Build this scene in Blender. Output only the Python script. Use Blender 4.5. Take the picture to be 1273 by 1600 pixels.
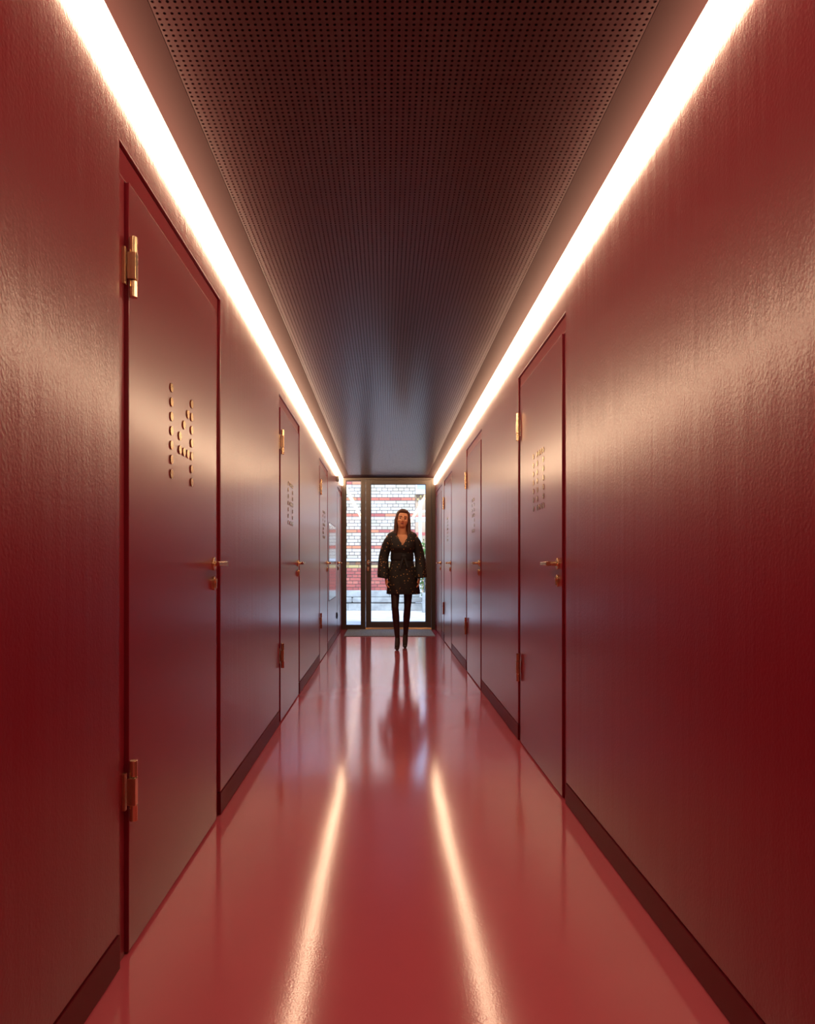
import bpy, bmesh, math, random
import numpy as np
from mathutils import Vector, Matrix

random.seed(7)
scene = bpy.context.scene
for o in list(bpy.data.objects):
    bpy.data.objects.remove(o, do_unlink=True)
C = scene.collection

# ------------------------------------------------------------------ camera
CAMZ = 1.06
FPX = 1093.0
cd = bpy.data.cameras.new('camera')
cam = bpy.data.objects.new('camera', cd)
C.objects.link(cam)
cam.location = (0, 0, CAMZ)
cam.rotation_euler = (math.pi / 2, 0, 0)
cd.sensor_fit = 'VERTICAL'
cd.sensor_height = 36.0
cd.sensor_width = 36.0
cd.lens = FPX / 1600 * 36.0
cd.shift_x = (636.5 - 602) / 1600
cd.shift_y = (879 - 800) / 1600
cd.clip_start = 0.05
cd.clip_end = 200
scene.camera = cam

# ------------------------------------------------------------------ world, sun, exposure
w = bpy.data.worlds.new('sky_world')
scene.world = w
w.use_nodes = True
nt = w.node_tree
nt.nodes.clear()
sky = nt.nodes.new('ShaderNodeTexSky')
sky.sky_type = 'NISHITA'
sky.sun_disc = False
sky.sun_elevation = math.radians(52)
sky.sun_rotation = math.radians(165)
sky.air_density = 1.0
sky.dust_density = 0.8
bg = nt.nodes.new('ShaderNodeBackground')
bg.inputs['Strength'].default_value = 0.68
wo = nt.nodes.new('ShaderNodeOutputWorld')
nt.links.new(sky.outputs['Color'], bg.inputs['Color'])
nt.links.new(bg.outputs['Background'], wo.inputs['Surface'])

sd = bpy.data.lights.new('sun', 'SUN')
sd.energy = 2.2
sd.angle = math.radians(0.6)
sd.color = (1.0, 0.93, 0.84)
sun = bpy.data.objects.new('sun', sd)
C.objects.link(sun)
# light travels from behind the corridor building towards the brick wall
sun.rotation_euler = Vector((0.10, 0.62, -0.78)).to_track_quat('-Z', 'Y').to_euler()
sun.location = (0, 6, 12)

LED_STRENGTH = 18.0
LED_COLOR = (1.0, 0.69, 0.43, 1)
scene.view_settings.view_transform = 'Standard'
scene.view_settings.look = 'None'
scene.view_settings.gamma = 1.0
scene.view_settings.use_curve_mapping = False
scene.view_settings.exposure = 0.0

# ------------------------------------------------------------------ constants (metres)
XL, XR = -0.691, 0.791        # wall planes
ZC = 2.406                    # ceiling height
YE = 11.10                    # inner face of the glazed entrance
YB = -2.6                     # far end behind the camera
OPEN_TOP = 2.160              # top of the door openings

# ------------------------------------------------------------------ materials
def srgb(r, g, b):
    def f(c):
        c /= 255.0
        return c / 12.92 if c <= 0.04045 else ((c + 0.055) / 1.055) ** 2.4
    return (f(r), f(g), f(b), 1)

MATS = {}
def mat(name, col, rough=0.5, metal=0.0, spec=0.5, bump=None, var=None, coat=0.0, coat_rough=0.1, sheen=0):
    """bump: list of (scale vector, detail, distance); var: (scale, amount) colour variation"""
    m = bpy.data.materials.new(name)
    m.use_nodes = True
    n = m.node_tree
    b = n.nodes['Principled BSDF']
    b.inputs['Base Color'].default_value = col
    b.inputs['Roughness'].default_value = rough
    b.inputs['Metallic'].default_value = metal
    b.inputs['Specular IOR Level'].default_value = spec
    b.inputs['Coat Weight'].default_value = coat
    b.inputs['Coat Roughness'].default_value = coat_rough
    tc = n.nodes.new('ShaderNodeTexCoord')
    if var:
        no = n.nodes.new('ShaderNodeTexNoise')
        no.inputs['Scale'].default_value = var[0]
        no.inputs['Detail'].default_value = 4
        n.links.new(tc.outputs['Object'], no.inputs['Vector'])
        mp = n.nodes.new('ShaderNodeMapRange')
        mp.inputs['From Min'].default_value = 0.3
        mp.inputs['From Max'].default_value = 0.7
        mp.inputs['To Min'].default_value = 1 - var[1]
        mp.inputs['To Max'].default_value = 1 + var[1]
        n.links.new(no.outputs['Fac'], mp.inputs['Value'])
        mx = n.nodes.new('ShaderNodeMix')
        mx.data_type = 'RGBA'
        mx.blend_type = 'MULTIPLY'
        mx.inputs['Factor'].default_value = 1
        mx.inputs['A'].default_value = col
        n.links.new(mp.outputs['Result'], mx.inputs['B'])
        n.links.new(mx.outputs['Result'], b.inputs['Base Color'])
    prev = None
    for sc, det, dist in (bump or []):
        mpn = n.nodes.new('ShaderNodeMapping')
        mpn.inputs['Scale'].default_value = sc
        n.links.new(tc.outputs['Object'], mpn.inputs['Vector'])
        no = n.nodes.new('ShaderNodeTexNoise')
        no.inputs['Scale'].default_value = 1.0
        no.inputs['Detail'].default_value = det
        n.links.new(mpn.outputs['Vector'], no.inputs['Vector'])
        bp = n.nodes.new('ShaderNodeBump')
        bp.inputs['Strength'].default_value = 1.0
        bp.inputs['Distance'].default_value = dist
        n.links.new(no.outputs['Fac'], bp.inputs['Height'])
        if prev:
            n.links.new(prev.outputs['Normal'], bp.inputs['Normal'])
        prev = bp
    if prev:
        n.links.new(prev.outputs['Normal'], b.inputs['Normal'])
        if coat:
            n.links.new(prev.outputs['Normal'], b.inputs['Coat Normal'])
    MATS[name] = m
    return m

M_wall = mat('wall_paint', srgb(128, 17, 38), 0.42, spec=0.2, coat=0.75, coat_rough=0.23, bump=[((120, 120, 100), 2, 0.00060), ((16, 16, 0.9), 2, 0.0012)])
M_door = mat('door_lacquer', srgb(130, 20, 40), 0.40, spec=0.2, coat=0.75, coat_rough=0.22, bump=[((260, 260, 5), 2, 0.00012)])
M_frame = mat('frame_lacquer', srgb(134, 22, 40), 0.45, spec=0.3, coat=0.45, coat_rough=0.30)
M_base = mat('baseboard_paint', srgb(104, 13, 28), 0.45, spec=0.2)
M_floor = mat('floor_resin', srgb(220, 98, 116), 0.13, spec=0.9, coat=0.5, coat_rough=0.07, bump=[((170, 170, 170), 2, 0.00012), ((2.2, 1.1, 2.2), 1, 0.0018)], var=(1.3, 0.05))
M_ceil = mat('ceiling_paint', srgb(54, 18, 22), 0.28, spec=0.5)
M_border = mat('ceiling_border_dimmed', srgb(44, 14, 16), 0.6, spec=0.05)  # same paint as the ceiling, darkened and dulled to curb the light-line glow
M_void = mat('ceiling_void', srgb(20, 10, 11), 0.9)
M_bronze = mat('bronze', srgb(230, 194, 156), 0.25, metal=0.92)
M_dot = mat('brass_dot', srgb(158, 122, 74), 0.24, metal=0.92)
M_steel = mat('handle_steel', srgb(215, 205, 198), 0.35, metal=1.0)
M_alu = mat('bronze_anodised', srgb(92, 80, 72), 0.45, spec=0.5)
M_gasket = mat('gasket', srgb(28, 24, 22), 0.6)
M_black = mat('black_plastic', srgb(22, 20, 22), 0.4)
M_gapdark = mat('gap_dark', srgb(70, 12, 20), 0.8)
M_panel = mat('cabinet_lacquer', srgb(112, 28, 38), 0.12, spec=0.6)
M_mat = mat('doormat_fibre', srgb(142, 148, 150), 0.95, bump=[((300, 60, 100), 3, 0.003)], var=(60, 0.35))
M_thresh = mat('threshold_brass', srgb(206, 160, 110), 0.3, metal=1.0)
M_plain = mat('plain_render', srgb(150, 145, 138), 0.9)

# LED diffuser: this is the lamp, it gives off light
M_led = bpy.data.materials.new('led_diffuser')
M_led.use_nodes = True
_n = M_led.node_tree
_n.nodes.clear()
_e = _n.nodes.new('ShaderNodeEmission')
_e.inputs['Color'].default_value = LED_COLOR
_e.inputs['Strength'].default_value = LED_STRENGTH
_o = _n.nodes.new('ShaderNodeOutputMaterial')
_n.links.new(_e.outputs[0], _o.inputs['Surface'])

# window glass: thin pane, see-through with a Fresnel reflection
M_glass = bpy.data.materials.new('window_glass')
M_glass.use_nodes = True
_n = M_glass.node_tree
_n.nodes.clear()
_t = _n.nodes.new('ShaderNodeBsdfTransparent')
_t.inputs['Color'].default_value = (0.95, 0.975, 0.97, 1)
_g = _n.nodes.new('ShaderNodeBsdfGlossy')
_g.inputs['Roughness'].default_value = 0.0
_f = _n.nodes.new('ShaderNodeFresnel')
_f.inputs['IOR'].default_value = 2.0     # double glazing: four surfaces
_mx = _n.nodes.new('ShaderNodeMixShader')
_o = _n.nodes.new('ShaderNodeOutputMaterial')
_n.links.new(_f.outputs[0], _mx.inputs[0])
_n.links.new(_t.outputs[0], _mx.inputs[1])
_n.links.new(_g.outputs[0], _mx.inputs[2])
_n.links.new(_mx.outputs[0], _o.inputs['Surface'])

# ------------------------------------------------------------------ helpers
def tag(o, label=None, cat=None, group=None, kind=None):
    if label: o['label'] = label
    if cat: o['category'] = cat
    if group: o['group'] = group
    if kind: o['kind'] = kind
    return o

def empty(name, loc=(0, 0, 0)):
    o = bpy.data.objects.new(name, None)
    o.empty_display_size = 0.1
    o.location = loc
    C.objects.link(o)
    return o

def link(name, me, m=None, parent=None):
    o = bpy.data.objects.new(name, me)
    C.objects.link(o)
    if m is not None and len(me.materials) == 0:
        me.materials.append(m)
    if parent is not None:
        o.parent = parent
    return o

def obj(name, bm, m, parent=None, smooth=None, bevel=0, loc=None):
    bmesh.ops.recalc_face_normals(bm, faces=bm.faces[:])
    me = bpy.data.meshes.new(name)
    bm.to_mesh(me)
    bm.free()
    if smooth is not None:
        me.shade_smooth()
        try:
            me.set_sharp_from_angle(angle=math.radians(smooth))
        except Exception:
            pass
    o = link(name, me, m, parent)
    if loc is not None:
        o.location = loc
    if bevel:
        b = o.modifiers.new('bevel', 'BEVEL')
        b.width = bevel
        b.segments = 2
        b.limit_method = 'ANGLE'
        b.angle_limit = math.radians(40)
    return o

def nb():
    return bmesh.new()

def box(bm, x0, x1, y0, y1, z0, z1):
    x0, x1 = min(x0, x1), max(x0, x1)
    y0, y1 = min(y0, y1), max(y0, y1)
    z0, z1 = min(z0, z1), max(z0, z1)
    v = [bm.verts.new(p) for p in ((x0, y0, z0), (x1, y0, z0), (x1, y1, z0), (x0, y1, z0),
                                   (x0, y0, z1), (x1, y0, z1), (x1, y1, z1), (x0, y1, z1))]
    for f in ((0, 3, 2, 1), (4, 5, 6, 7), (0, 1, 5, 4), (1, 2, 6, 5), (2, 3, 7, 6), (3, 0, 4, 7)):
        bm.faces.new([v[i] for i in f])
    return bm

def cyl(bm, p0, p1, r0, r1=None, seg=20, sx=1.0):
    """tapered cylinder from p0 to p1"""
    r1 = r0 if r1 is None else r1
    p0, p1 = Vector(p0), Vector(p1)
    d = p1 - p0
    q = d.to_track_quat('Z', 'Y').to_matrix().to_4x4()
    rings = []
    for p, r in ((p0, r0), (p1, r1)):
        ring = []
        for i in range(seg):
            a = 2 * math.pi * i / seg
            ring.append(bm.verts.new(p + q.to_3x3() @ Vector((math.cos(a) * r * sx, math.sin(a) * r, 0))))
        rings.append(ring)
    for i in range(seg):
        j = (i + 1) % seg
        bm.faces.new((rings[0][i], rings[0][j], rings[1][j], rings[1][i]))
    bm.faces.new(rings[0][::-1])
    bm.faces.new(rings[1])
    return bm

def prism(bm, pts, axis, a0, a1):
    """polygon pts (2D) extruded along axis 'x','y' or 'z'"""
    def mk(p, a):
        if axis == 'x': return (a, p[0], p[1])
        if axis == 'y': return (p[0], a, p[1])
        return (p[0], p[1], a)
    A = [bm.verts.new(mk(p, a0)) for p in pts]
    B = [bm.verts.new(mk(p, a1)) for p in pts]
    n = len(pts)
    for i in range(n):
        j = (i + 1) % n
        bm.faces.new((A[i], A[j], B[j], B[i]))
    bm.faces.new(A[::-1])
    bm.faces.new(B)
    return bm

def bbox_obj(name, m, parent, x0, x1, y0, y1, z0, z1, bevel=0):
    return obj(name, box(nb(), x0, x1, y0, y1, z0, z1), m, parent, bevel=bevel)

# ------------------------------------------------------------------ structure: floor
f = nb()
box(f, XL - 0.14, XR + 0.14, YB, YE + 0.09, -0.2, 0.0)
tag(obj('floor', f, M_floor), 'glossy pinkish red poured resin floor of the corridor', 'floor', kind='structure')

# ------------------------------------------------------------------ structure: side walls with door openings
LEFT_DOORS = [(1.82, 2.93), (4.55, 5.64), (7.31, 8.40), (10.02, 11.06)]
RIGHT_DOORS = [(3.07, 4.17), (5.76, 6.85), (8.36, 9.46), (9.86, 10.95)]
WT = 0.14        # plaster slab thickness
BB = 0.092       # baseboard height

def side_wall(name, X, sgn, doors, label):
    # sgn = +1: the corridor lies towards +x
    ys = [YB]
    for a, b in doors:
        ys += [a, b]
    ys.append(YE + 0.09)
    zs = [BB + 0.006, OPEN_TOP, ZC + 0.06]
    bm = nb()
    grid = {}
    for i, y in enumerate(ys):
        for k, z in enumerate(zs):
            grid[i, k] = bm.verts.new((X, y, z))
    faces = []
    for i in range(len(ys) - 1):
        for k in range(len(zs) - 1):
            if k == 0 and i % 2 == 1:
                continue
            faces.append(bm.faces.new((grid[i, k], grid[i + 1, k], grid[i + 1, k + 1], grid[i, k + 1])))
    r = bmesh.ops.extrude_face_region(bm, geom=faces)
    vs = [g for g in r['geom'] if isinstance(g, bmesh.types.BMVert)]
    bmesh.ops.translate(bm, verts=vs, vec=(-sgn * WT, 0, 0))
    o = obj(name, bm, M_wall, bevel=0.0035)
    tag(o, label, 'wall', kind='structure')
    # dark closure behind the openings
    c = bbox_obj('wall_core', M_gapdark, o, X - sgn * WT, X - sgn * (WT + 0.2), YB, YE + 0.09, -0.2, ZC + 0.3)
    # baseboards between the openings
    side = 'left' if sgn > 0 else 'right'
    for i in range(0, len(ys) - 1, 2):
        y0, y1 = ys[i], ys[i + 1]
        if y1 - y0 < 0.02:
            continue
        bb = nb()
        box(bb, X + sgn * 0.0015, X - sgn * 0.10, y0 + 0.0005, y1 - 0.0005, 0.004, BB)
        t = obj('baseboard_' + side, bb, M_base, bevel=0.0015)
        tag(t, kind='structure')
    return o

side_wall('wall_left', XL, 1, LEFT_DOORS, 'dark red plaster wall with vertical trowel streaks on the left')
side_wall('wall_right', XR, -1, RIGHT_DOORS, 'dark red plaster wall on the right with four doors')

# wall closing the corridor behind the camera
tag(bbox_obj('wall_back', M_wall, None, XL - 0.34, XR + 0.34, YB - 0.2, YB, -0.2, ZC + 0.3), 'dark red plaster wall closing the corridor behind', 'wall', kind='structure')

# ------------------------------------------------------------------ structure: perforated ceiling
PX0, PITCH, NX = -0.568, 0.018, 68
PX1 = PX0 + PITCH * NX
def perforated_panel(nx, ny, r=0.0042, depth=0.0125):
    th = [math.pi / 4 * k for k in range(8)]
    h = PITCH / 2
    outer = np.array([(h, 0), (h, h), (0, h), (-h, h), (-h, 0), (-h, -h), (0, -h), (h, -h)])
    inner = np.array([(r * math.cos(t), r * math.sin(t)) for t in th])
    cell = np.zeros((24, 3))
    cell[:8, :2] = outer
    cell[8:16, :2] = inner
    cell[16:24, :2] = inner
    cell[16:24, 2] = depth
    gx, gy = np.meshgrid((np.arange(nx) + 0.5) * PITCH, (np.arange(ny) + 0.5) * PITCH)
    off = np.stack([gx.ravel(), gy.ravel(), np.zeros(nx * ny)], 1)
    V = (off[:, None, :] + cell[None]).reshape(-1, 3)
    q = []
    for k in range(8):
        j = (k + 1) % 8
        q.append((k, 8 + k, 8 + j, j))            # plate, facing down
        q.append((8 + k, 16 + k, 16 + j, 8 + j))  # bore of the hole
    q = np.array(q)
    F = (np.arange(nx * ny)[:, None, None] * 24 + q[None]).reshape(-1)
    me = bpy.data.meshes.new('ceiling_panel')
    me.vertices.add(len(V))
    me.vertices.foreach_set('co', V.astype(np.float32).ravel())
    nf = len(F) // 4
    me.loops.add(len(F))
    me.loops.foreach_set('vertex_index', F.astype(np.int32))
    me.polygons.add(nf)
    me.polygons.foreach_set('loop_start', (np.arange(nf) * 4).astype(np.int32))
    me.update(calc_edges=True)
    me.validate()
    me.shade_flat()
    me.materials.append(M_ceil)
    return me

c = nb()
# smooth borders along both walls and at both ends
GAP = 0.0015
PAN_Y = [0.302, 2.660, 5.018, 7.376]
PAN_END = 9.734 + 55 * PITCH
box(c, XL - 0.02, PX0 - GAP, YB, YE + 0.02, ZC, ZC + 0.0125)
box(c, PX1 + GAP, XR + 0.02, YB, YE + 0.02, ZC, ZC + 0.0125)
box(c, PX0 - GAP, PX1 + GAP, PAN_END + GAP, YE + 0.02, ZC, ZC + 0.0125)
box(c, PX0 - GAP, PX1 + GAP, YB, PAN_Y[0] - GAP, ZC, ZC + 0.0125)
ceil = obj('ceiling', c, M_border)
tag(ceil, 'dark red perforated acoustic ceiling with a smooth border', 'ceiling', kind='structure')
pm = perforated_panel(NX, 131)
for y in PAN_Y:
    o = link('ceiling_panel', pm, None, ceil)
    o.location = (PX0, y, ZC)
o = link('ceiling_panel', perforated_panel(NX, 55), None, ceil)
o.location = (PX0, 9.734, ZC)
bbox_obj('ceiling_void', M_void, ceil, XL - 0.14, XR + 0.14, YB, YE + 0.09, ZC + 0.06, ZC + 0.3)

# ------------------------------------------------------------------ LED light lines in the wall/ceiling corners
def light_line(X, sgn, label):
    t = empty('linear_light', (X, 0, ZC - 0.12))
    tag(t, label, 'light', 'light lines along the corridor ceiling')
    y0s = [YB + 0.02, 0.1, 2.5, 4.9, 7.3, 9.7]
    y1s = [0.1, 2.5, 4.9, 7.3, 9.7, YE - 0.004]
    zb = ZC - 0.124 if sgn > 0 else ZC - 0.110
    for a, b in zip(y0s, y1s):
        bm = nb()
        box(bm, X + sgn * 0.0004, X + sgn * 0.019, a + 0.0004, b - 0.0004, zb, ZC - 0.0012)
        o = obj('diffuser', bm, M_led, t, bevel=0.003)
        o.location = (-X, 0, -(ZC - 0.12))
    bm = nb()
    box(bm, X + sgn * 0.0004, X + sgn * 0.021, YB + 0.001, YB + 0.0196, zb - 0.001, ZC - 0.0012)
    o = obj('end_cap', bm, M_alu, t)
    o.location = (-X, 0, -(ZC - 0.12))
light_line(XL, 1, 'glowing warm white light line along the top of the left wall')
light_line(XR, -1, 'glowing warm white light line along the top of the right wall')

# ------------------------------------------------------------------ doors in the side walls
DIGITS = {
    '0': ['1111', '1001', '1001', '1001', '1001', '1001', '1111'],
    '1': ['1', '1', '1', '1', '1', '1', '1'],
    '2': ['1111', '0001', '0001', '1111', '1000', '1000', '1111'],
    '3': ['1111', '0001', '0001', '1111', '0001', '0001', '1111'],
    '4': ['0001', '0011', '0101', '1001', '1111', '0001', '0001'],
    '8': ['1111', '1001', '1001', '1111', '1001', '1001', '1111'],
    '9': ['1111', '1001', '1001', '1111', '0001', '0001', '1111'],
}
# dot disc mesh (shared)
db = nb()
cyl(db, (-0.001, 0, 0), (0.0025, 0, 0), 0.0148, seg=20)
bmesh.ops.recalc_face_normals(db, faces=db.faces[:])
dot_me = bpy.data.meshes.new('number_dot')
db.to_mesh(dot_me); db.free()
dot_me.materials.append(M_dot)

door_count = [0]
def corridor_door(X, sgn, y0, y1, hinge_near, number, label, show_hinges=True, black_lock=False):
    door_count[0] += 1
    t = empty('door_%d' % door_count[0], (X, y0, 0))
    tag(t, label, 'door', kind='structure')
    W = y1 - y0
    fw, ft = 0.064, 0.071
    rec = 0.012                         # frame face behind the wall plane
    def D(d): return sgn * d            # protrusion d into the corridor -> local x
    # frame: two jambs and a head
    for a, b in ((0.0005, fw), (W - fw, W - 0.0005)):
        bbox_obj('jamb', M_frame, t, D(-rec), D(-0.13), a, b, 0.0, OPEN_TOP - ft, bevel=0.0015)
    bbox_obj('frame_head', M_frame, t, D(-rec), D(-0.13), 0.0005, W - 0.0005, OPEN_TOP - ft, OPEN_TOP - 0.0005, bevel=0.0015)
    # leaf, proud of the frame, with a dark rebate behind its edge
    g = 0.003
    lo, hi, top = fw + g, W - fw - g, OPEN_TOP - ft - g
    leaf = bbox_obj('leaf', M_door, t, D(-0.0005), D(-0.06), lo, hi, 0.010, top, bevel=0.0015)
    bbox_obj('rebate', M_gapdark, t, D(-0.061), D(-0.125), fw, W - fw, 0.0, OPEN_TOP - ft)
    # latch plate on the closing edge
    e = hi if hinge_near else lo
    hs = -1 if hinge_near else 1        # direction from the lock edge towards the hinges
    if hinge_near:
        bbox_obj('latch_plate', M_bronze, t, D(-0.004), D(-0.026), e, e - hs * 0.0018, 0.955, 1.120)
    # number of brass dots
    if number:
        pitch = 0.0475
        cols = []
        x = 0.0
        for ch in number:
            pat = DIGITS[ch]
            for r_, row in enumerate(pat):
                for c_, v in enumerate(row):
                    if v == '1':
                        cols.append((x + c_ * pitch, r_))
            x += (len(pat[0]) - 1) * pitch + 0.092
        wid = x - 0.092
        for cx, r_ in cols:
            # text reads left to right as seen from the corridor
            s = (W / 2 - wid / 2 + cx) if sgn > 0 else (W / 2 + wid / 2 - cx)
            o = link('number_dot', dot_me, None, leaf)
            o.location = (D(0.0005), s, 1.6245 - r_ * 0.0464)
    # hinges on the hinge edge
    if show_hinges:
        he = (lo - 0.002) if hinge_near else (hi + 0.002)
        fs = -1 if hinge_near else 1    # towards the frame
        for zc in (1.855, 0.446):
            bm = nb()
            ax = D(0.0125)
            cyl(bm, (ax, he, zc - 0.081), (ax, he, zc - 0.038), 0.0105, seg=24)
            cyl(bm, (ax, he, zc - 0.0365), (ax, he, zc + 0.0365), 0.0112, seg=24)
            cyl(bm, (ax, he, zc + 0.038), (ax, he, zc + 0.081), 0.0105, seg=24)
            hg = obj('hinge', bm, M_bronze, t, smooth=40, bevel=0.0008)
            bm = nb()
            box(bm, D(0.0015), D(0.0237), he, he + fs * 0.017, zc - 0.036, zc + 0.036)
            box(bm, D(-rec + 0.0002), D(-0.003), he + fs * 0.006, he + fs * 0.0195, zc - 0.050, zc + 0.050)
            obj('hinge_plate', bm, M_bronze, hg, bevel=0.001)
            obj('hinge_pin', cyl(nb(), (ax, he, zc - 0.079), (ax, he, zc + 0.079), 0.0075, seg=16), M_black, hg, smooth=40)
    # lever handle
    hy = e + hs * 0.060
    hz = 1.055
    bm = nb()
    x0 = D(0.0485)
    # bent lever: neck then a bar towards the hinges, slightly flattened, with a cut end
    cyl(bm, (D(0.008), hy, hz), (D(0.052), hy, hz), 0.0105, 0.0095, seg=20)
    L = 0.118
    prof = [(-0.011, -0.0085), (0.0, -0.0115), (0.011, -0.0085), (0.011, 0.0085), (0.0, 0.0115), (-0.011, 0.0085)]
    A, B = [], []
    for (px, pz) in prof:
        A.append(bm.verts.new((x0 + px, hy - hs * 0.011, hz + pz)))
        B.append(bm.verts.new((x0 + px * 0.8, hy + hs * (L + px * sgn * 0.8), hz + pz * 0.78)))
    for i in range(6):
        j = (i + 1) % 6
        bm.faces.new((A[i], A[j], B[j], B[i]))
    bm.faces.new(A[::-1]); bm.faces.new(B)
    hd = obj('handle', bm, M_bronze, t, smooth=45, bevel=0.0012)
    obj('rose', cyl(nb(), (D(-0.002), hy, hz), (D(0.009), hy, hz), 0.0262, seg=32), M_bronze, hd, smooth=40, bevel=0.0015)
    # cylinder lock with an oval rosette
    lz = hz - 0.078
    pts = []
    for i in range(24):
        a = 2 * math.pi * i / 24
        pts.append((hy + math.cos(a) * 0.0155, lz + math.sin(a) * 0.0155 + (0.012 if math.sin(a) >= 0 else -0.012)))
    lk = obj('lock_rosette', prism(nb(), pts, 'x', D(-0.002), D(0.0095)), M_black if black_lock else M_bronze, t, smooth=40, bevel=0.0012)
    bm = nb()
    cyl(bm, (D(0.009), hy, lz + 0.010), (D(0.0165), hy, lz + 0.010), 0.0088, seg=20)
    box(bm, D(0.009), D(0.0155), hy - 0.0045, hy + 0.0045, lz - 0.019, lz + 0.004)
    obj('lock_cylinder', bm, M_bronze, lk, smooth=40)
    return t

corridor_door(XL, 1, *LEFT_DOORS[0], True, '14', 'nearest dark red door on the left with brass dots reading 14')
corridor_door(XL, 1, *LEFT_DOORS[1], True, '13', 'second dark red door on the left with brass dots reading 13')
corridor_door(XL, 1, *LEFT_DOORS[2], True, '12', 'third dark red door on the left with brass dots reading 12')
corridor_door(XL, 1, *LEFT_DOORS[3], False, None, 'last red door on the left beside the glass entrance', show_hinges=False, black_lock=True)
corridor_door(XR, -1, *RIGHT_DOORS[0], False, '10', 'nearest dark red door on the right with brass dots reading 10')
corridor_door(XR, -1, *RIGHT_DOORS[1], False, '9', 'second dark red door on the right with brass dots reading 9')
corridor_door(XR, -1, *RIGHT_DOORS[2], False, '8', 'third dark red door on the right with brass dots reading 8')
corridor_door(XR, -1, *RIGHT_DOORS[3], False, None, 'last red door on the right beside the glass entrance', show_hinges=False)

# glossy flush cabinet panel in the left wall, small devices
t = empty('wall_cabinet', (XL, 8.53, 0.584))
tag(t, 'glossy flush cabinet panel in the left wall between door 12 and the entrance', 'cabinet')
bbox_obj('frame', M_gapdark, t, -0.004, 0.0015, 0.0, 1.17, 0.0, 0.972)
bbox_obj('panel', M_panel, t, -0.003, 0.004, 0.012, 1.158, 0.010, 0.962, bevel=0.001)

t = empty('motion_sensor', (XL, 9.86, 2.215))
tag(t, 'small box sensor high on the left wall under the light line', 'sensor')
obj('housing', box(nb(), 0.0005, 0.035, -0.02, 0.02, -0.015, 0.065), M_alu, t, bevel=0.005)
obj('lens', cyl(nb(), (0.032, 0, 0.012), (0.04, 0, 0.012), 0.012), M_black, t, smooth=40)
t = empty('floor_socket', (XL, 9.90, 0.27))
tag(t, 'small black socket box low on the left wall near the entrance', 'socket')
obj('housing', box(nb(), 0.0005, 0.016, -0.04, 0.04, 0.0, 0.085), M_black, t, bevel=0.004)
obj('socket_face', cyl(nb(), (0.014, 0, 0.042), (0.018, 0, 0.042), 0.026), M_gasket, t, smooth=40)

# ------------------------------------------------------------------ glazed entrance at the end
def pxx(x, Y): return (x - 602) * Y / FPX
def pxz(y, Y): return CAMZ + (879 - y) * Y / FPX
en = empty('door_9', (0, YE, 0))
tag(en, 'glazed entrance door with a dark bronze metal frame', 'door', kind='structure')
Y0, Y1 = 0.0, 0.07
SGL, SGR = -0.625, -0.386       # sidelight glass
DL, DR = -0.312, 0.726          # door leaf
GL, GR = -0.232, 0.640          # door glass
# fixed frame
for nm, a in (('frame_post', (XL + 0.001, SGL, Y0, Y1, 0.0, ZC - 0.001)),
              ('frame_post', (SGR, DL - 0.004, Y0, Y1, 0.0, ZC - 0.001)),
              ('frame_post', (DR + 0.004, XR - 0.001, Y0, Y1, 0.0, ZC - 0.001)),
              ('frame_head', (SGL, SGR, Y0, Y1, 2.362, ZC - 0.001)),
              ('frame_head', (DL - 0.004, DR + 0.004, Y0, Y1, 2.372, ZC - 0.001)),
              ('frame_sill', (SGL, SGR, Y0, Y1, 0.0, 0.065))):
    bbox_obj(nm, M_alu, en, *a, bevel=0.003)
# moving leaf
lf = empty('door_leaf')
lf.parent = en
for nm, a in (('stile', (DL, GL, -0.012, 0.06, 0.032, 2.368)),
              ('stile', (GR, DR, -0.012, 0.06, 0.032, 2.368)),
              ('rail', (GL, GR, -0.012, 0.06, 2.303, 2.368)),
              ('rail', (GL, GR, -0.012, 0.06, 0.032, 0.116))):
    bbox_obj(nm, M_alu, lf, *a, bevel=0.003)
def gasket(parent, x0, x1, z0, z1, y):
    bm = nb(); g = 0.006
    box(bm, x0, x0 + g, y, y + 0.03, z0, z1)
    box(bm, x1 - g, x1, y, y + 0.03, z0, z1)
    box(bm, x0 + g, x1 - g, y, y + 0.03, z0, z0 + g)
    box(bm, x0 + g, x1 - g, y, y + 0.03, z1 - g, z1)
    obj('gasket', bm, M_gasket, parent)
gasket(lf, GL, GR, 0.116, 2.303, 0.008)
gasket(en, SGL, SGR, 0.065, 2.362, 0.012)
def pane(parent, name, x0, x1, z0, z1, y):
    bm = nb()
    v = [bm.verts.new(p) for p in ((x0, y, z0), (x1, y, z0), (x1, y, z1), (x0, y, z1))]
    bm.faces.new(v)
    return obj(name, bm, M_glass, parent)
pane(lf, 'pane', GL + 0.003, GR - 0.003, 0.119, 2.300, 0.022)
pane(en, 'sidelight_pane', SGL + 0.003, SGR - 0.003, 0.068, 2.359, 0.026)
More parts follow.
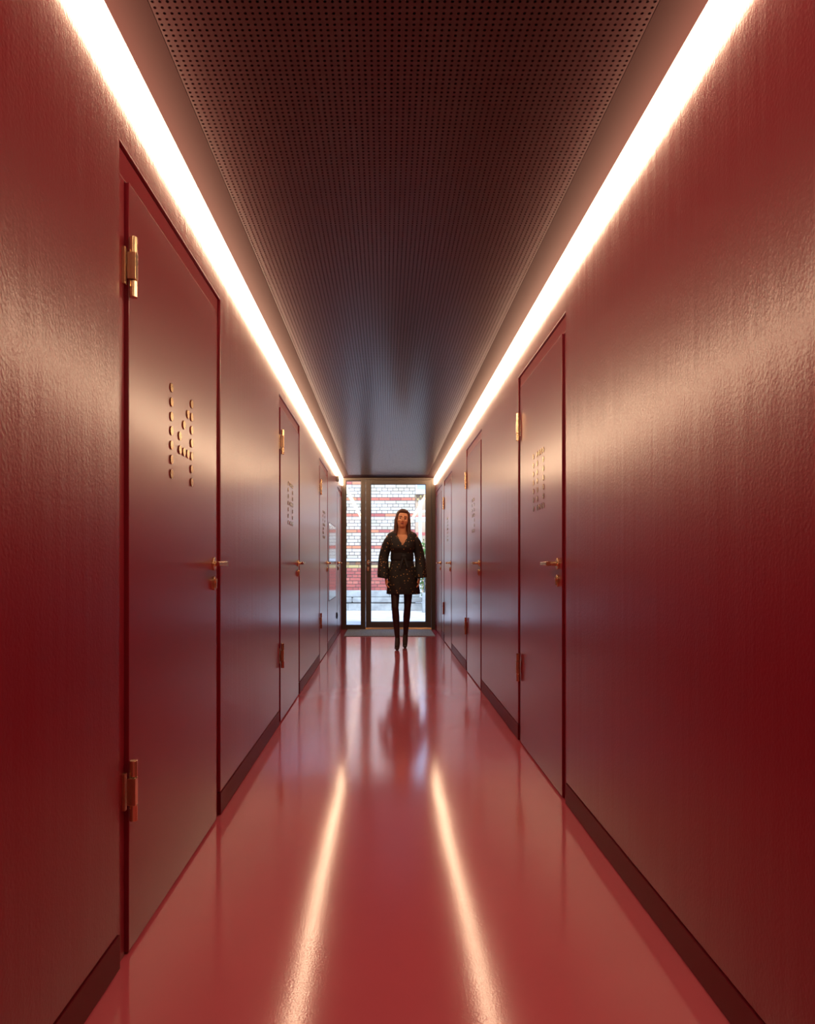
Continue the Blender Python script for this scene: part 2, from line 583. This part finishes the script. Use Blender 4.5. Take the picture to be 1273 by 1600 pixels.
# handle of the entrance door
hx, hz = pxx(575, YE), 1.065
bm = nb()
cyl(bm, (hx, -0.02, hz), (hx, -0.062, hz), 0.0095)
cyl(bm, (hx - 0.009, -0.060, hz), (hx + 0.135, -0.060, hz - 0.003), 0.0105, 0.0085)
hd = obj('handle', bm, M_steel, lf, smooth=40, bevel=0.001)
pts = [(hx + math.cos(a) * 0.019, hz + math.sin(a) * 0.019 + (0.018 if math.sin(a) >= 0 else -0.018)) for a in [2 * math.pi * i / 24 for i in range(24)]]
obj('rose', prism(nb(), pts, 'y', -0.0115, -0.022), M_bronze, hd, smooth=40, bevel=0.0015)
lz = hz - 0.105
pts = [(hx + math.cos(a) * 0.019, lz + math.sin(a) * 0.019 + (0.018 if math.sin(a) >= 0 else -0.018)) for a in [2 * math.pi * i / 24 for i in range(24)]]
lk = obj('lock_rosette', prism(nb(), pts, 'y', -0.0115, -0.022), M_bronze, lf, smooth=40, bevel=0.0015)
obj('lock_cylinder', cyl(nb(), (hx, -0.02, lz + 0.01), (hx, -0.03, lz + 0.01), 0.0095), M_steel, lk, smooth=40)
obj('threshold', prism(nb(), [(-0.03, 0.0), (0.06, 0.0), (0.06, 0.028), (-0.014, 0.028)], 'x', DL - 0.003, DR + 0.003), M_thresh, en, bevel=0.001)

# door mat
bm = nb()
box(bm, -0.596, 0.716, 10.03, 11.06, 0.0, 0.008)
dm = obj('doormat', bm, M_mat, bevel=0.002)
tag(dm, 'flat grey fibre doormat inside the glass entrance', 'doormat')

# ------------------------------------------------------------------ outside: unseen face and top slab, added to keep sun out of the corridor
fa = nb()
YF0, YF1 = YE + 0.09, YE + 0.32  # added face stays low so the sun clears it and reaches the bricks
box(fa, -5.0, XL - 0.02, YF0, YF1, -0.4, 3.0)
box(fa, XR + 0.02, 5.0, YF0, YF1, -0.4, 3.0)
box(fa, XL - 0.02, XR + 0.02, YF0, YF1, ZC + 0.01, 3.0)
box(fa, XL - 0.02, XR + 0.02, YF0, YF1, -0.4, -0.0)
tag(obj('wall_sun_block', fa, M_plain), 'unseen outer face of the corridor building, added to keep sun out', 'wall', kind='structure')
tag(bbox_obj('sun_block_roof', M_plain, None, -5.0, 5.0, YB - 0.2, YF0, ZC + 0.31, ZC + 0.5), 'unseen flat slab added over the corridor to keep sun out', 'sun_block_roof', kind='structure')
# ------------------------------------------------------------------ outside: courtyard
M_ground = mat('courtyard_paving', srgb(216, 218, 220), 0.85, var=(2.5, 0.18), bump=[((14, 14, 14), 4, 0.01)])
M_mortar = mat('mortar', srgb(104, 98, 94), 0.95)
M_bw = [mat('white_brick_%d' % i, c_, 0.45) for i, c_ in enumerate((srgb(206, 201, 192), srgb(200, 189, 178), srgb(212, 209, 203), srgb(192, 185, 168)))]
M_br = [mat('red_brick_%d' % i, c_, 0.7) for i, c_ in enumerate((srgb(196, 116, 98), srgb(204, 136, 104), srgb(178, 98, 92)))]
M_bd = [mat('deep_red_brick_%d' % i, c_, 0.75) for i, c_ in enumerate((srgb(176, 98, 90), srgb(188, 114, 102), srgb(164, 90, 86)))]
M_bb = [mat('brown_brick_%d' % i, c_, 0.75) for i, c_ in enumerate((srgb(150, 108, 78), srgb(128, 106, 92), srgb(166, 132, 92)))]
M_by = [mat('yellow_brick_%d' % i, c_, 0.7) for i, c_ in enumerate((srgb(190, 170, 116), srgb(200, 178, 134)))]
M_ledge = mat('glazed_ledge', srgb(206, 216, 226), 0.35)
M_stone = mat('plinth_stone', srgb(164, 172, 174), 0.85, var=(5, 0.25), bump=[((20, 20, 20), 4, 0.008)])
M_white = mat('white_steel', srgb(236, 238, 240), 0.4)
M_rail = mat('railing_paint', srgb(70, 84, 96), 0.5)
M_leaf = mat('leaf_green', srgb(92, 140, 66), 0.5, var=(9, 0.5))
M_stem = mat('stem_brown', srgb(80, 66, 46), 0.8)
M_far = mat('far_brick', srgb(186, 164, 142), 0.9, var=(3, 0.15))
M_pane_far = mat('far_window_glass', srgb(150, 176, 206), 0.08, spec=0.8)

gz = -0.10
tag(bbox_obj('ground', M_ground, None, -9, 9, YF1, 32, gz - 0.3, gz), 'sunlit pale courtyard paving outside the glass door', 'paving', kind='structure')

YW = 17.0
bw = empty('brick_building', (0, YW, gz))
tag(bw, 'white glazed brick building with red bands across the courtyard', 'building')
BX0, BX1 = -2.6, 0.733
TOPZ = 5.2
def wz(z): return z - gz
bbox_obj('mortar_wall', M_mortar, bw, BX0, BX1 - 0.004, 0.008, 0.4, 0, wz(TOPZ))
CH, SL, HL, J = 0.078, 0.267, 0.1335, 0.013
mesh_cache = {}
def brick_mesh(L, m, h=CH):
    k = (round(L, 3), m.name, h)
    if k not in mesh_cache:
        bm = box(nb(), 0, L - J, 0, 0.1, 0, h - J)
        bmesh.ops.recalc_face_normals(bm, faces=bm.faces[:])
        me = bpy.data.meshes.new('brick'); bm.to_mesh(me); bm.free()
        me.materials.append(m)
        mesh_cache[k] = me
    return mesh_cache[k]
rb = random.Random(3)
courses = []
# above the ledge: cycle of five, the first red
for n in range(-3, 49):
    z = 1.441 + n * CH
    cy = n % 5
    if cy == 0: courses.append((z, SL, -0.003 + (n // 5 % 2) * 0.12, M_br))
    elif cy in (1, 3): courses.append((z, HL, -0.210, M_bw))
    elif cy == 2: courses.append((z, SL, -0.130, M_bw))
    else: courses.append((z, SL, -0.003, M_bw))
courses.append((1.050, HL, -0.06, M_bb))
courses.append((0.972, SL, -0.10, M_by))
for i in range(7):
    courses.append((0.894 - i * CH, SL if i % 2 else HL, -0.003 + 0.07 * i, M_bd))
spots = []
for z, L, ph, ms in courses:
    x = ph - L * math.ceil((ph - BX0) / L)
    while x < BX1 - 0.02:
        a, b = max(x, BX0), min(x + L, BX1)
        if b - a > 0.03:
            spots.append((a, b - a, z - CH / 2, rb.choice(ms), rb.uniform(-0.003, 0.003)))
        x += L
def shows(s):
    a, L, z, m, d = s
    px0, px1 = 602 + a * FPX / YW, 602 + (a + L) * FPX / YW
    py = 879 - (z - CAMZ) * FPX / YW
    vis = (px1 > 541 and px0 < 564) or (px1 > 579 and px0 < 651)
    return vis and 750 < py < 924
vis = [s for s in spots if shows(s)]
# those hidden behind the person count last
vis.sort(key=lambda s: (-(1 if not (592 < 602 + (s[0] + s[1] / 2) * FPX / YW < 658 and s[2] < 2.25) else 0), -s[1]))
show = vis[:300]
ids = set(map(id, show))
for s in show:
    o = link('brick', brick_mesh(s[1], s[3]), None, bw)
    o.location = (s[0], s[4], wz(s[2]))
allm = M_bw + M_br + M_bd + M_bb + M_by
bm = nb()
for s in spots:
    if id(s) in ids: continue
    f0 = len(bm.faces)
    box(bm, s[0], s[0] + s[1] - J, s[4], s[4] + 0.1, wz(s[2]), wz(s[2]) + CH - J)
    bm.faces.ensure_lookup_table()
    for fc in bm.faces[f0:]:
        fc.material_index = allm.index(s[3])
bmesh.ops.recalc_face_normals(bm, faces=bm.faces[:])
me = bpy.data.meshes.new('brickwork'); bm.to_mesh(me); bm.free()
for m in allm: me.materials.append(m)
tag(link('brickwork', me, None, bw), kind='stuff')
# string course and stepped stone plinth
obj('ledge', prism(nb(), [(-0.045, wz(1.092)), (-0.045, wz(1.145)), (0.05, wz(1.168)), (0.05, wz(1.092))], 'x', BX0, BX1 + 0.05), M_ledge, bw, bevel=0.006)
xs = [BX0, -1.75, -0.95, 0.10, 0.83]
for i in range(4):
    obj('plinth_stone', box(nb(), xs[i] + 0.003, xs[i + 1] - 0.003, -0.05, 0.1, wz(0.225), wz(0.386)), M_stone, bw, bevel=0.012)
    obj('plinth_step', box(nb(), xs[i] + 0.15, xs[i + 1] + (0.06 if i == 3 else 0.145), -0.13, 0.1, wz(0.095), wz(0.219)), M_stone, bw, bevel=0.03)
    obj('plinth_base', box(nb(), xs[i] + 0.05, xs[i + 1] + (0.06 if i == 3 else 0.045), -0.10, 0.1, 0, wz(0.075)), M_stone, bw, bevel=0.012)

# farther building on the right with a window
YN = 23.0
nbld = empty('far_building', (0, YN, gz))
tag(nbld, 'farther pale building with a bluish window at the upper right of the door', 'building')
bbox_obj('wall', M_far, nbld, 0.3, 6.0, 0.0, 0.5, 0, 4.9)
bbox_obj('window_frame', M_white, nbld, 0.98, 1.72, -0.03, 0.02, 3.50, 4.75, bevel=0.01)
bbox_obj('window_pane', M_pane_far, nbld, 1.04, 1.33, -0.034, -0.02, 3.56, 4.70)
bbox_obj('window_pane', M_pane_far, nbld, 1.37, 1.66, -0.034, -0.02, 3.56, 4.70)
bbox_obj('window_sill', M_ledge, nbld, 0.93, 1.78, -0.12, 0.02, 3.40, 3.49, bevel=0.01)
for r_ in range(2):
    for i in range(9):
        bbox_obj('dentil_brick', M_by[0] if (i + r_) % 2 else M_bb[1], nbld, 0.95 + i * 0.09, 0.95 + i * 0.09 + 0.055, -0.05, 0.02, 3.20 + r_ * 0.1, 3.27 + r_ * 0.1)
for r_ in range(4):
    bbox_obj('brick_band', M_br[r_ % 3], nbld, 0.3, 6.0, -0.006, 0.1, 0.95 + r_ * 0.55, 1.05 + r_ * 0.55)

# white steel frame in the yard
wf = empty('white_steel_frame', (0.945, 19.0, gz))
tag(wf, 'white steel post with cross beams behind the green shrub', 'frame')
bbox_obj('post', M_white, wf, -0.045, 0.045, -0.045, 0.045, 0, 2.85, bevel=0.006)
bbox_obj('beam', M_white, wf, -0.16, 1.9, -0.04, 0.04, 2.26, 2.40, bevel=0.006)
bbox_obj('beam', M_white, wf, 0.045, 1.9, -0.03, 0.03, 2.52, 2.58, bevel=0.006)
bbox_obj('post', M_white, wf, 1.81, 1.9, -0.045, 0.045, 0, 2.26, bevel=0.006)

# low garden wall, railing and shrubs
lw = tag(bbox_obj('garden_kerb', M_stone, None, 0.86, 3.6, 16.2, 16.42, gz, 0.36, bevel=0.015), 'low grey stone kerb under the courtyard railing', 'kerb')
rl = empty('railing', (0.80, 16.31, 0.36))
tag(rl, 'blue grey metal railing with upright bars in front of the shrub', 'railing')
for i in range(18):
    bbox_obj('bar', M_rail, rl, 0.10 + i * 0.105, 0.122 + i * 0.105, -0.011, 0.011, 0, 0.60)
bbox_obj('top_rail', M_rail, rl, 0.08, 2.0, -0.02, 0.02, 0.60, 0.635, bevel=0.004)
bbox_obj('bottom_rail', M_rail, rl, 0.08, 2.0, -0.012, 0.012, 0.06, 0.085)
def shrub(x, y, z0, h, r, label, seed):
    rr = random.Random(seed)
    t = empty('garden_shrub', (x, y, z0))
    tag(t, label, 'shrub', 'shrubs behind the railing')
    bm = nb()
    for k in range(7):
        a = rr.uniform(0, 6.28)
        cyl(bm, (0.03 * math.cos(a), 0.03 * math.sin(a), 0), (r * 0.6 * math.cos(a), r * 0.6 * math.sin(a), h * rr.uniform(0.6, 0.95)), 0.012, 0.004, seg=6)
    obj('stem', bm, M_stem, t)
    bm = nb()
    for k in range(1500):
        u = Vector((rr.gauss(0, 1), rr.gauss(0, 1), rr.gauss(0, 1))).normalized() * rr.random() ** 0.4
        p = Vector((u.x * r, u.y * r, h * 0.55 + u.z * h * 0.46))
        s = rr.uniform(0.03, 0.055)
        m = Matrix.Rotation(rr.uniform(0, 6.28), 3, 'Z') @ Matrix.Rotation(rr.uniform(-1.1, 1.1), 3, 'X')
        q = [Vector((0, -s, 0)), Vector((s * 0.45, 0, s * 0.15)), Vector((0, s, 0)), Vector((-s * 0.45, 0, s * 0.15))]
        vs = [bm.verts.new(p + m @ c_) for c_ in q]
        bm.faces.new(vs)
    tag(obj('foliage', bm, M_leaf, t), kind='stuff')
shrub(1.10, 16.85, gz, 1.86, 0.36, 'taller leafy green shrub behind the railing nearest the brick corner', 5)
shrub(1.95, 16.95, gz, 1.55, 0.40, 'lower leafy green shrub behind the railing further right', 6)
# ------------------------------------------------------------------ the walking person
M_skin = mat('skin', srgb(224, 156, 116), 0.5)
M_hair = mat('hair', srgb(84, 50, 34), 0.45, bump=[((260, 260, 14), 2, 0.002)])
M_tights = mat('tights', srgb(50, 28, 24), 0.55)
M_shoe = mat('shoe_leather', srgb(58, 40, 34), 0.4)
M_lips = mat('lips', srgb(150, 70, 62), 0.4)
M_eye = mat('eye_dark', srgb(30, 22, 20), 0.3)
# black cloth with a small scattered gold print
M_cloth = mat('printed_black_cloth', srgb(30, 24, 24), 0.75)
_n = M_cloth.node_tree
_b = _n.nodes['Principled BSDF']
_tc = _n.nodes.new('ShaderNodeTexCoord')
_v = _n.nodes.new('ShaderNodeTexVoronoi'); _v.inputs['Scale'].default_value = 30
_r = _n.nodes.new('ShaderNodeMapRange')
_r.inputs['From Min'].default_value = 0.17; _r.inputs['From Max'].default_value = 0.24
_r.inputs['To Min'].default_value = 1; _r.inputs['To Max'].default_value = 0
_m = _n.nodes.new('ShaderNodeMix'); _m.data_type = 'RGBA'
_m.inputs['A'].default_value = srgb(30, 24, 24); _m.inputs['B'].default_value = srgb(178, 132, 76)
_n.links.new(_tc.outputs['Object'], _v.inputs['Vector'])
_n.links.new(_v.outputs['Distance'], _r.inputs['Value'])
_n.links.new(_r.outputs['Result'], _m.inputs['Factor'])
_n.links.new(_m.outputs['Result'], _b.inputs['Base Color'])
M_belt = mat('black_cloth', srgb(24, 20, 22), 0.7)

def ell(bm, c, r, rot=None):
    m = Matrix.Translation(Vector(c))
    if rot is not None: m = m @ rot.to_4x4()
    m = m @ Matrix.Diagonal((r[0], r[1], r[2], 1))
    bmesh.ops.create_icosphere(bm, subdivisions=3, radius=1.0, matrix=m)
def cap(bm, p0, p1, r0, r1):
    ell(bm, p0, (r0, r0, r0)); ell(bm, p1, (r1, r1, r1))
    cyl(bm, p0, p1, r0, r1, seg=18)
def remeshed(name, bm, m, parent, vox, it=6):
    o = obj(name, bm, m, parent)
    r = o.modifiers.new('remesh', 'REMESH'); r.mode = 'VOXEL'; r.voxel_size = vox; r.use_smooth_shade = True
    s = o.modifiers.new('smooth', 'SMOOTH'); s.factor = 0.5; s.iterations = it
    return o
def loft(name, rings, m, parent, seg=48, keep=None, thick=0.004, pleat=0, sub=1):
    """rings: (centre, rx, ry, axis_u, axis_v)"""
    bm = nb()
    R = []
    fine = []
    for q0, q1 in zip(rings[:-1], rings[1:]):
        for f_ in range(sub):
            t_ = f_ / sub
            fine.append((Vector(q0[0]).lerp(Vector(q1[0]), t_), q0[1] + (q1[1] - q0[1]) * t_, q0[2] + (q1[2] - q0[2]) * t_, q0[3], q0[4]))
    fine.append(rings[-1])
    rings = fine
    for k, (c_, rx, ry, u, v) in enumerate(rings):
        ring = []
        for i in range(seg):
            a = 2 * math.pi * i / seg
            f_ = 1 + pleat * (1 - k / (len(rings) - 1)) ** 2 * (0.6 * math.sin(9 * a + 0.4 * k) + 0.4 * math.sin(5 * a + 1))
            ring.append(bm.verts.new(Vector(c_) + Vector(u) * math.cos(a) * rx * f_ + Vector(v) * math.sin(a) * ry * f_))
        R.append(ring)
    for k in range(len(R) - 1):
        for i in range(seg):
            j = (i + 1) % seg
            cen = (R[k][i].co + R[k][j].co + R[k + 1][i].co + R[k + 1][j].co) / 4
            if keep and not keep(cen): continue
            bm.faces.new((R[k][i], R[k][j], R[k + 1][j], R[k + 1][i]))
    bmesh.ops.delete(bm, geom=[v for v in bm.verts if not v.link_faces], context='VERTS')
    o = obj(name, bm, m, parent, smooth=80)
    s = o.modifiers.new('solid', 'SOLIDIFY'); s.thickness = thick; s.offset = 0
    d = o.modifiers.new('subd', 'SUBSURF'); d.levels = 1; d.render_levels = 1
    return o

pe = empty('person', (0.206, 8.62, 0))
tag(pe, 'person in a short black robe with wide sleeves walking towards the camera', 'person')
hipR, kneR, ankR, toeR = (-0.085, 0.0, 0.90), (-0.088, -0.11, 0.515), (-0.058, -0.08, 0.125), (-0.066, -0.205, 0.028)
hipL, kneL, ankL, toeL = (0.085, 0.02, 0.90), (0.066, 0.0, 0.515), (0.044, 0.13, 0.15), (0.036, 0.02, 0.028)
bm = nb()
# torso
ell(bm, (0, 0.02, 0.94), (0.155, 0.11, 0.13))
ell(bm, (0, 0.01, 1.08), (0.118, 0.088, 0.14))
ell(bm, (0, 0.01, 1.26), (0.135, 0.095, 0.16))
ell(bm, (0, 0.015, 1.365), (0.140, 0.070, 0.050))
ell(bm, (-0.058, -0.045, 1.262), (0.052, 0.048, 0.052)); ell(bm, (0.058, -0.045, 1.262), (0.052, 0.048, 0.052))
cap(bm, (0, 0.02, 1.40), (0, -0.002, 1.53), 0.056, 0.049)
cap(bm, (0, 0.02, 1.425), (-0.14, 0.015, 1.366), 0.036, 0.034); cap(bm, (0, 0.02, 1.425), (0.14, 0.015, 1.366), 0.036, 0.034)
# head, tilted a little to the side
HC = Vector((0.004, -0.012, 1.575))
HR = Matrix.Rotation(math.radians(7), 3, 'Y') @ Matrix.Rotation(math.radians(-6), 3, 'X')
def H(x, y, z): return HC + HR @ Vector((x, y, z))
def hell(c_, r): ell(bm, H(*c_), r, HR)
hell((0, 0.012, 0.045), (0.074, 0.092, 0.086))
hell((0, -0.012, -0.005), (0.066, 0.074, 0.085))
hell((0, -0.030, -0.055), (0.046, 0.050, 0.042))
hell((0, -0.060, -0.072), (0.020, 0.018, 0.017))
cap(bm, H(0, -0.082, 0.022), H(0, -0.100, -0.016), 0.0085, 0.0125)
hell((-0.013, -0.086, -0.020), (0.008, 0.009, 0.007)); hell((0.013, -0.086, -0.020), (0.008, 0.009, 0.007))
hell((0, -0.083, -0.047), (0.022, 0.010, 0.009))
hell((0, -0.076, 0.036), (0.052, 0.014, 0.010))
hell((-0.040, -0.064, -0.012), (0.020, 0.018, 0.016)); hell((0.040, -0.064, -0.012), (0.020, 0.018, 0.016))
hell((-0.075, 0.012, 0.0), (0.009, 0.018, 0.030)); hell((0.075, 0.012, 0.0), (0.009, 0.018, 0.030))
# legs and feet
for hp, kn, an, to in ((hipR, kneR, ankR, toeR), (hipL, kneL, ankL, toeL)):
    cap(bm, hp, kn, 0.068, 0.040)
    mid = Vector(kn).lerp(Vector(an), 0.32) + Vector((0, 0.015, 0))
    cap(bm, kn, mid, 0.039, 0.042); cap(bm, mid, an, 0.042, 0.025)
    cap(bm, an, Vector(to) + Vector((0, 0.03, 0.02)), 0.030, 0.026)
    cap(bm, (an[0], an[1] + 0.03, an[2] - 0.035), (to[0], to[1] + 0.03, to[2] + 0.01), 0.026, 0.026)
# arms and hands
arms = {}
for s, sh, el_, wr in ((-1, (-0.160, 0.015, 1.362), (-0.232, 0.045, 1.130), (-0.205, -0.030, 0.895)),
                       (1, (0.160, 0.015, 1.362), (0.222, 0.045, 1.130), (0.212, -0.030, 0.895))):
    arms[s] = (sh, el_, wr)
    cap(bm, sh, el_, 0.042, 0.036); cap(bm, el_, wr, 0.037, 0.024)
    W = Vector(wr)
    dn = Vector((0.10 * s * -1, -0.18, -1)).normalized()       # hand direction
    fw = Vector((0, -1, 0.18)).normalized()                     # towards the thumb side
    pc = W + dn * 0.055
    # flat palm, seen from the thumb edge and back
    for k in range(4):
        base = W + dn * 0.092 + fw * (0.026 - k * 0.0175)
        cap(bm, W + dn * 0.012 + fw * (0.012 - k * 0.008), base, 0.0135, 0.0115)
    lens = (0.066, 0.075, 0.070, 0.055)
    curl = Vector((-s * 0.9, 0, 0))
    for k in range(4):
        base = W + dn * 0.092 + fw * (0.026 - k * 0.0175)
        p1 = base + (dn + curl * 0.25 + fw * (0.12 - 0.09 * k)).normalized() * lens[k] * 0.45
        p2 = p1 + (dn + curl * 0.75).normalized() * lens[k] * 0.32
        p3 = p2 + (dn + curl * 1.3).normalized() * lens[k] * 0.25
        cap(bm, base, p1, 0.0098, 0.0088); cap(bm, p1, p2, 0.0088, 0.008); cap(bm, p2, p3, 0.008, 0.007)
    tb = W + dn * 0.035 + fw * 0.022
    t1 = tb + (dn * 0.8 + fw * 0.75 + curl * 0.3).normalized() * 0.040
    t2 = t1 + (dn * 1.0 + fw * 0.25 + curl * 0.4).normalized() * 0.030
    cap(bm, tb, t1, 0.0135, 0.0105); cap(bm, t1, t2, 0.0105, 0.0085)
body = remeshed('body', bm, M_skin, pe, 0.0045, 4)

# face details
for s in (-1, 1):
    b_ = nb(); ell(b_, H(0.031 * s, -0.078, 0.014), (0.0135, 0.006, 0.0065), HR); obj('eye', b_, M_eye, pe, smooth=80)
    b_ = nb(); cap(b_, H(0.016 * s, -0.0925, 0.038), H(0.050 * s, -0.074, 0.040), 0.0045, 0.003); obj('eyebrow', b_, M_hair, pe, smooth=80)
b_ = nb(); ell(b_, H(0, -0.090, -0.043), (0.022, 0.006, 0.0045), HR); ell(b_, H(0, -0.089, -0.052), (0.018, 0.006, 0.005), HR)
obj('lips', b_, M_lips, pe, smooth=80)
# hair: cap, fringe sides and a fall down the back
b_ = nb()
ell(b_, H(0, 0.034, 0.060), (0.086, 0.094, 0.088), HR)
ell(b_, H(0, -0.014, 0.108), (0.064, 0.068, 0.036), HR)
cap(b_, H(0, 0.06, 0.03), Vector((0.0, 0.095, 1.33)), 0.085, 0.075)
cap(b_, H(-0.045, 0.07, 0.0), Vector((-0.07, 0.085, 1.33)), 0.05, 0.04); cap(b_, H(0.045, 0.07, 0.0), Vector((0.07, 0.085, 1.33)), 0.05, 0.04)
for s in (-1, 1):
    cap(b_, H(0.055 * s, -0.020, 0.085), H(0.079 * s, -0.012, 0.0), 0.028, 0.022)
    cap(b_, H(0.079 * s, -0.012, 0.0), Vector((0.082 * s, -0.030, 1.42)), 0.023, 0.026)
    cap(b_, Vector((0.082 * s, -0.030, 1.42)), Vector((0.090 * s, -0.062, 1.33)), 0.026, 0.015)
remeshed('hair', b_, M_hair, pe, 0.006, 5)

# tights
b_ = nb()
for hp, kn, an, to in ((hipR, kneR, ankR, toeR), (hipL, kneL, ankL, toeL)):
    cap(b_, hp, kn, 0.071, 0.043)
    mid = Vector(kn).lerp(Vector(an), 0.32) + Vector((0, 0.015, 0))
    cap(b_, kn, mid, 0.042, 0.045); cap(b_, mid, an, 0.045, 0.028)
    cap(b_, an, Vector(to) + Vector((0, 0.03, 0.02)), 0.033, 0.029)
remeshed('tights', b_, M_tights, pe, 0.006, 4)
# shoes with heels
for an, to in ((ankR, toeR), (ankL, toeL)):
    b_ = nb()
    hx_, hy_ = an[0], an[1] + 0.035
    cap(b_, (hx_, hy_, an[2] - 0.045), (to[0], to[1] + 0.045, 0.030), 0.034, 0.030)
    cap(b_, (to[0], to[1] + 0.045, 0.030), (to[0], to[1] - 0.01, 0.022), 0.031, 0.020)
    cap(b_, (hx_, hy_ + 0.005, an[2] - 0.05), (hx_, hy_ + 0.022, 0.010), 0.020, 0.009)
    sh_ = remeshed('shoe', b_, M_shoe, pe, 0.005, 3)

# robe
ux, uy = (1, 0, 0), (0, 1, 0)
rr = [(0.672, 0.012, 0.0, 0.200, 0.165), (0.74, 0.010, 0.0, 0.196, 0.160), (0.82, 0.006, 0.0, 0.186, 0.152), (0.92, 0.003, 0.005, 0.172, 0.138),
      (1.02, 0, 0.008, 0.150, 0.118), (1.09, 0, 0.010, 0.133, 0.104), (1.14, 0, 0.010, 0.130, 0.102), (1.19, 0, 0.005, 0.138, 0.112),
      (1.24, 0, -0.005, 0.152, 0.124), (1.29, 0, -0.002, 0.158, 0.118), (1.335, 0, 0.006, 0.172, 0.108), (1.375, 0, 0.012, 0.186, 0.094),
      (1.412, 0, 0.014, 0.176, 0.080), (1.445, 0, 0.016, 0.115, 0.070), (1.472, 0, 0.020, 0.074, 0.064)]
rings = [((cx, cy, z), rx, ry, ux, uy) for z, cx, cy, rx, ry in rr]
def keepv(c_):
    if c_.y > 0.02 or c_.z < 1.275: return True
    return abs(c_.x - 0.004) > (c_.z - 1.262) * 0.52
robe = loft('robe', rings, M_cloth, pe, seg=96, keep=keepv, thick=0.006, pleat=0.055, sub=3)
for s in (-1, 1):
    sh, el_, wr = (Vector(p) for p in arms[s])
    ou = Vector((1, 0, 0.15 * s)); ov = Vector((0, 1, 0))
    outw = 1.0 if s < 0 else 0.6
    pts = [(wr + Vector((0.022 * s * outw, 0.004, -0.030)), 0.078, 0.088), (wr.lerp(el_, 0.35) + Vector((0.016 * s * outw, 0, 0)), 0.070, 0.080),
           (wr.lerp(el_, 0.7) + Vector((0.008 * s, 0, 0)), 0.062, 0.070), (el_, 0.058, 0.064), (el_.lerp(sh, 0.5), 0.060, 0.064),
           (sh + Vector((0.006 * s, 0, -0.03)), 0.060, 0.066), (sh + Vector((-0.03 * s, 0, 0.026)), 0.046, 0.058), (sh + Vector((-0.07 * s, 0, 0.034)), 0.028, 0.045)]
    loft('sleeve', [(p, a, b, ou, ov) for p, a, b in pts], M_cloth, pe, seg=32, thick=0.005, pleat=0.06)
# sash round the waist with a knot
b_ = [((0, 0.010, z), rx, ry, ux, uy) for z, rx, ry in ((1.085, 0.139, 0.110), (1.105, 0.141, 0.113), (1.14, 0.138, 0.110), (1.17, 0.139, 0.113), (1.185, 0.136, 0.110))]
loft('sash', b_, M_belt, pe, seg=40, thick=0.010)
b_ = nb(); ell(b_, (0.02, -0.112, 1.135), (0.036, 0.022, 0.028))
cap(b_, (0.01, -0.118, 1.12), (-0.03, -0.150, 0.98), 0.014, 0.016); cap(b_, (0.03, -0.118, 1.12), (0.06, -0.152, 1.00), 0.014, 0.016)
remeshed('sash_knot', b_, M_belt, pe, 0.005, 3)
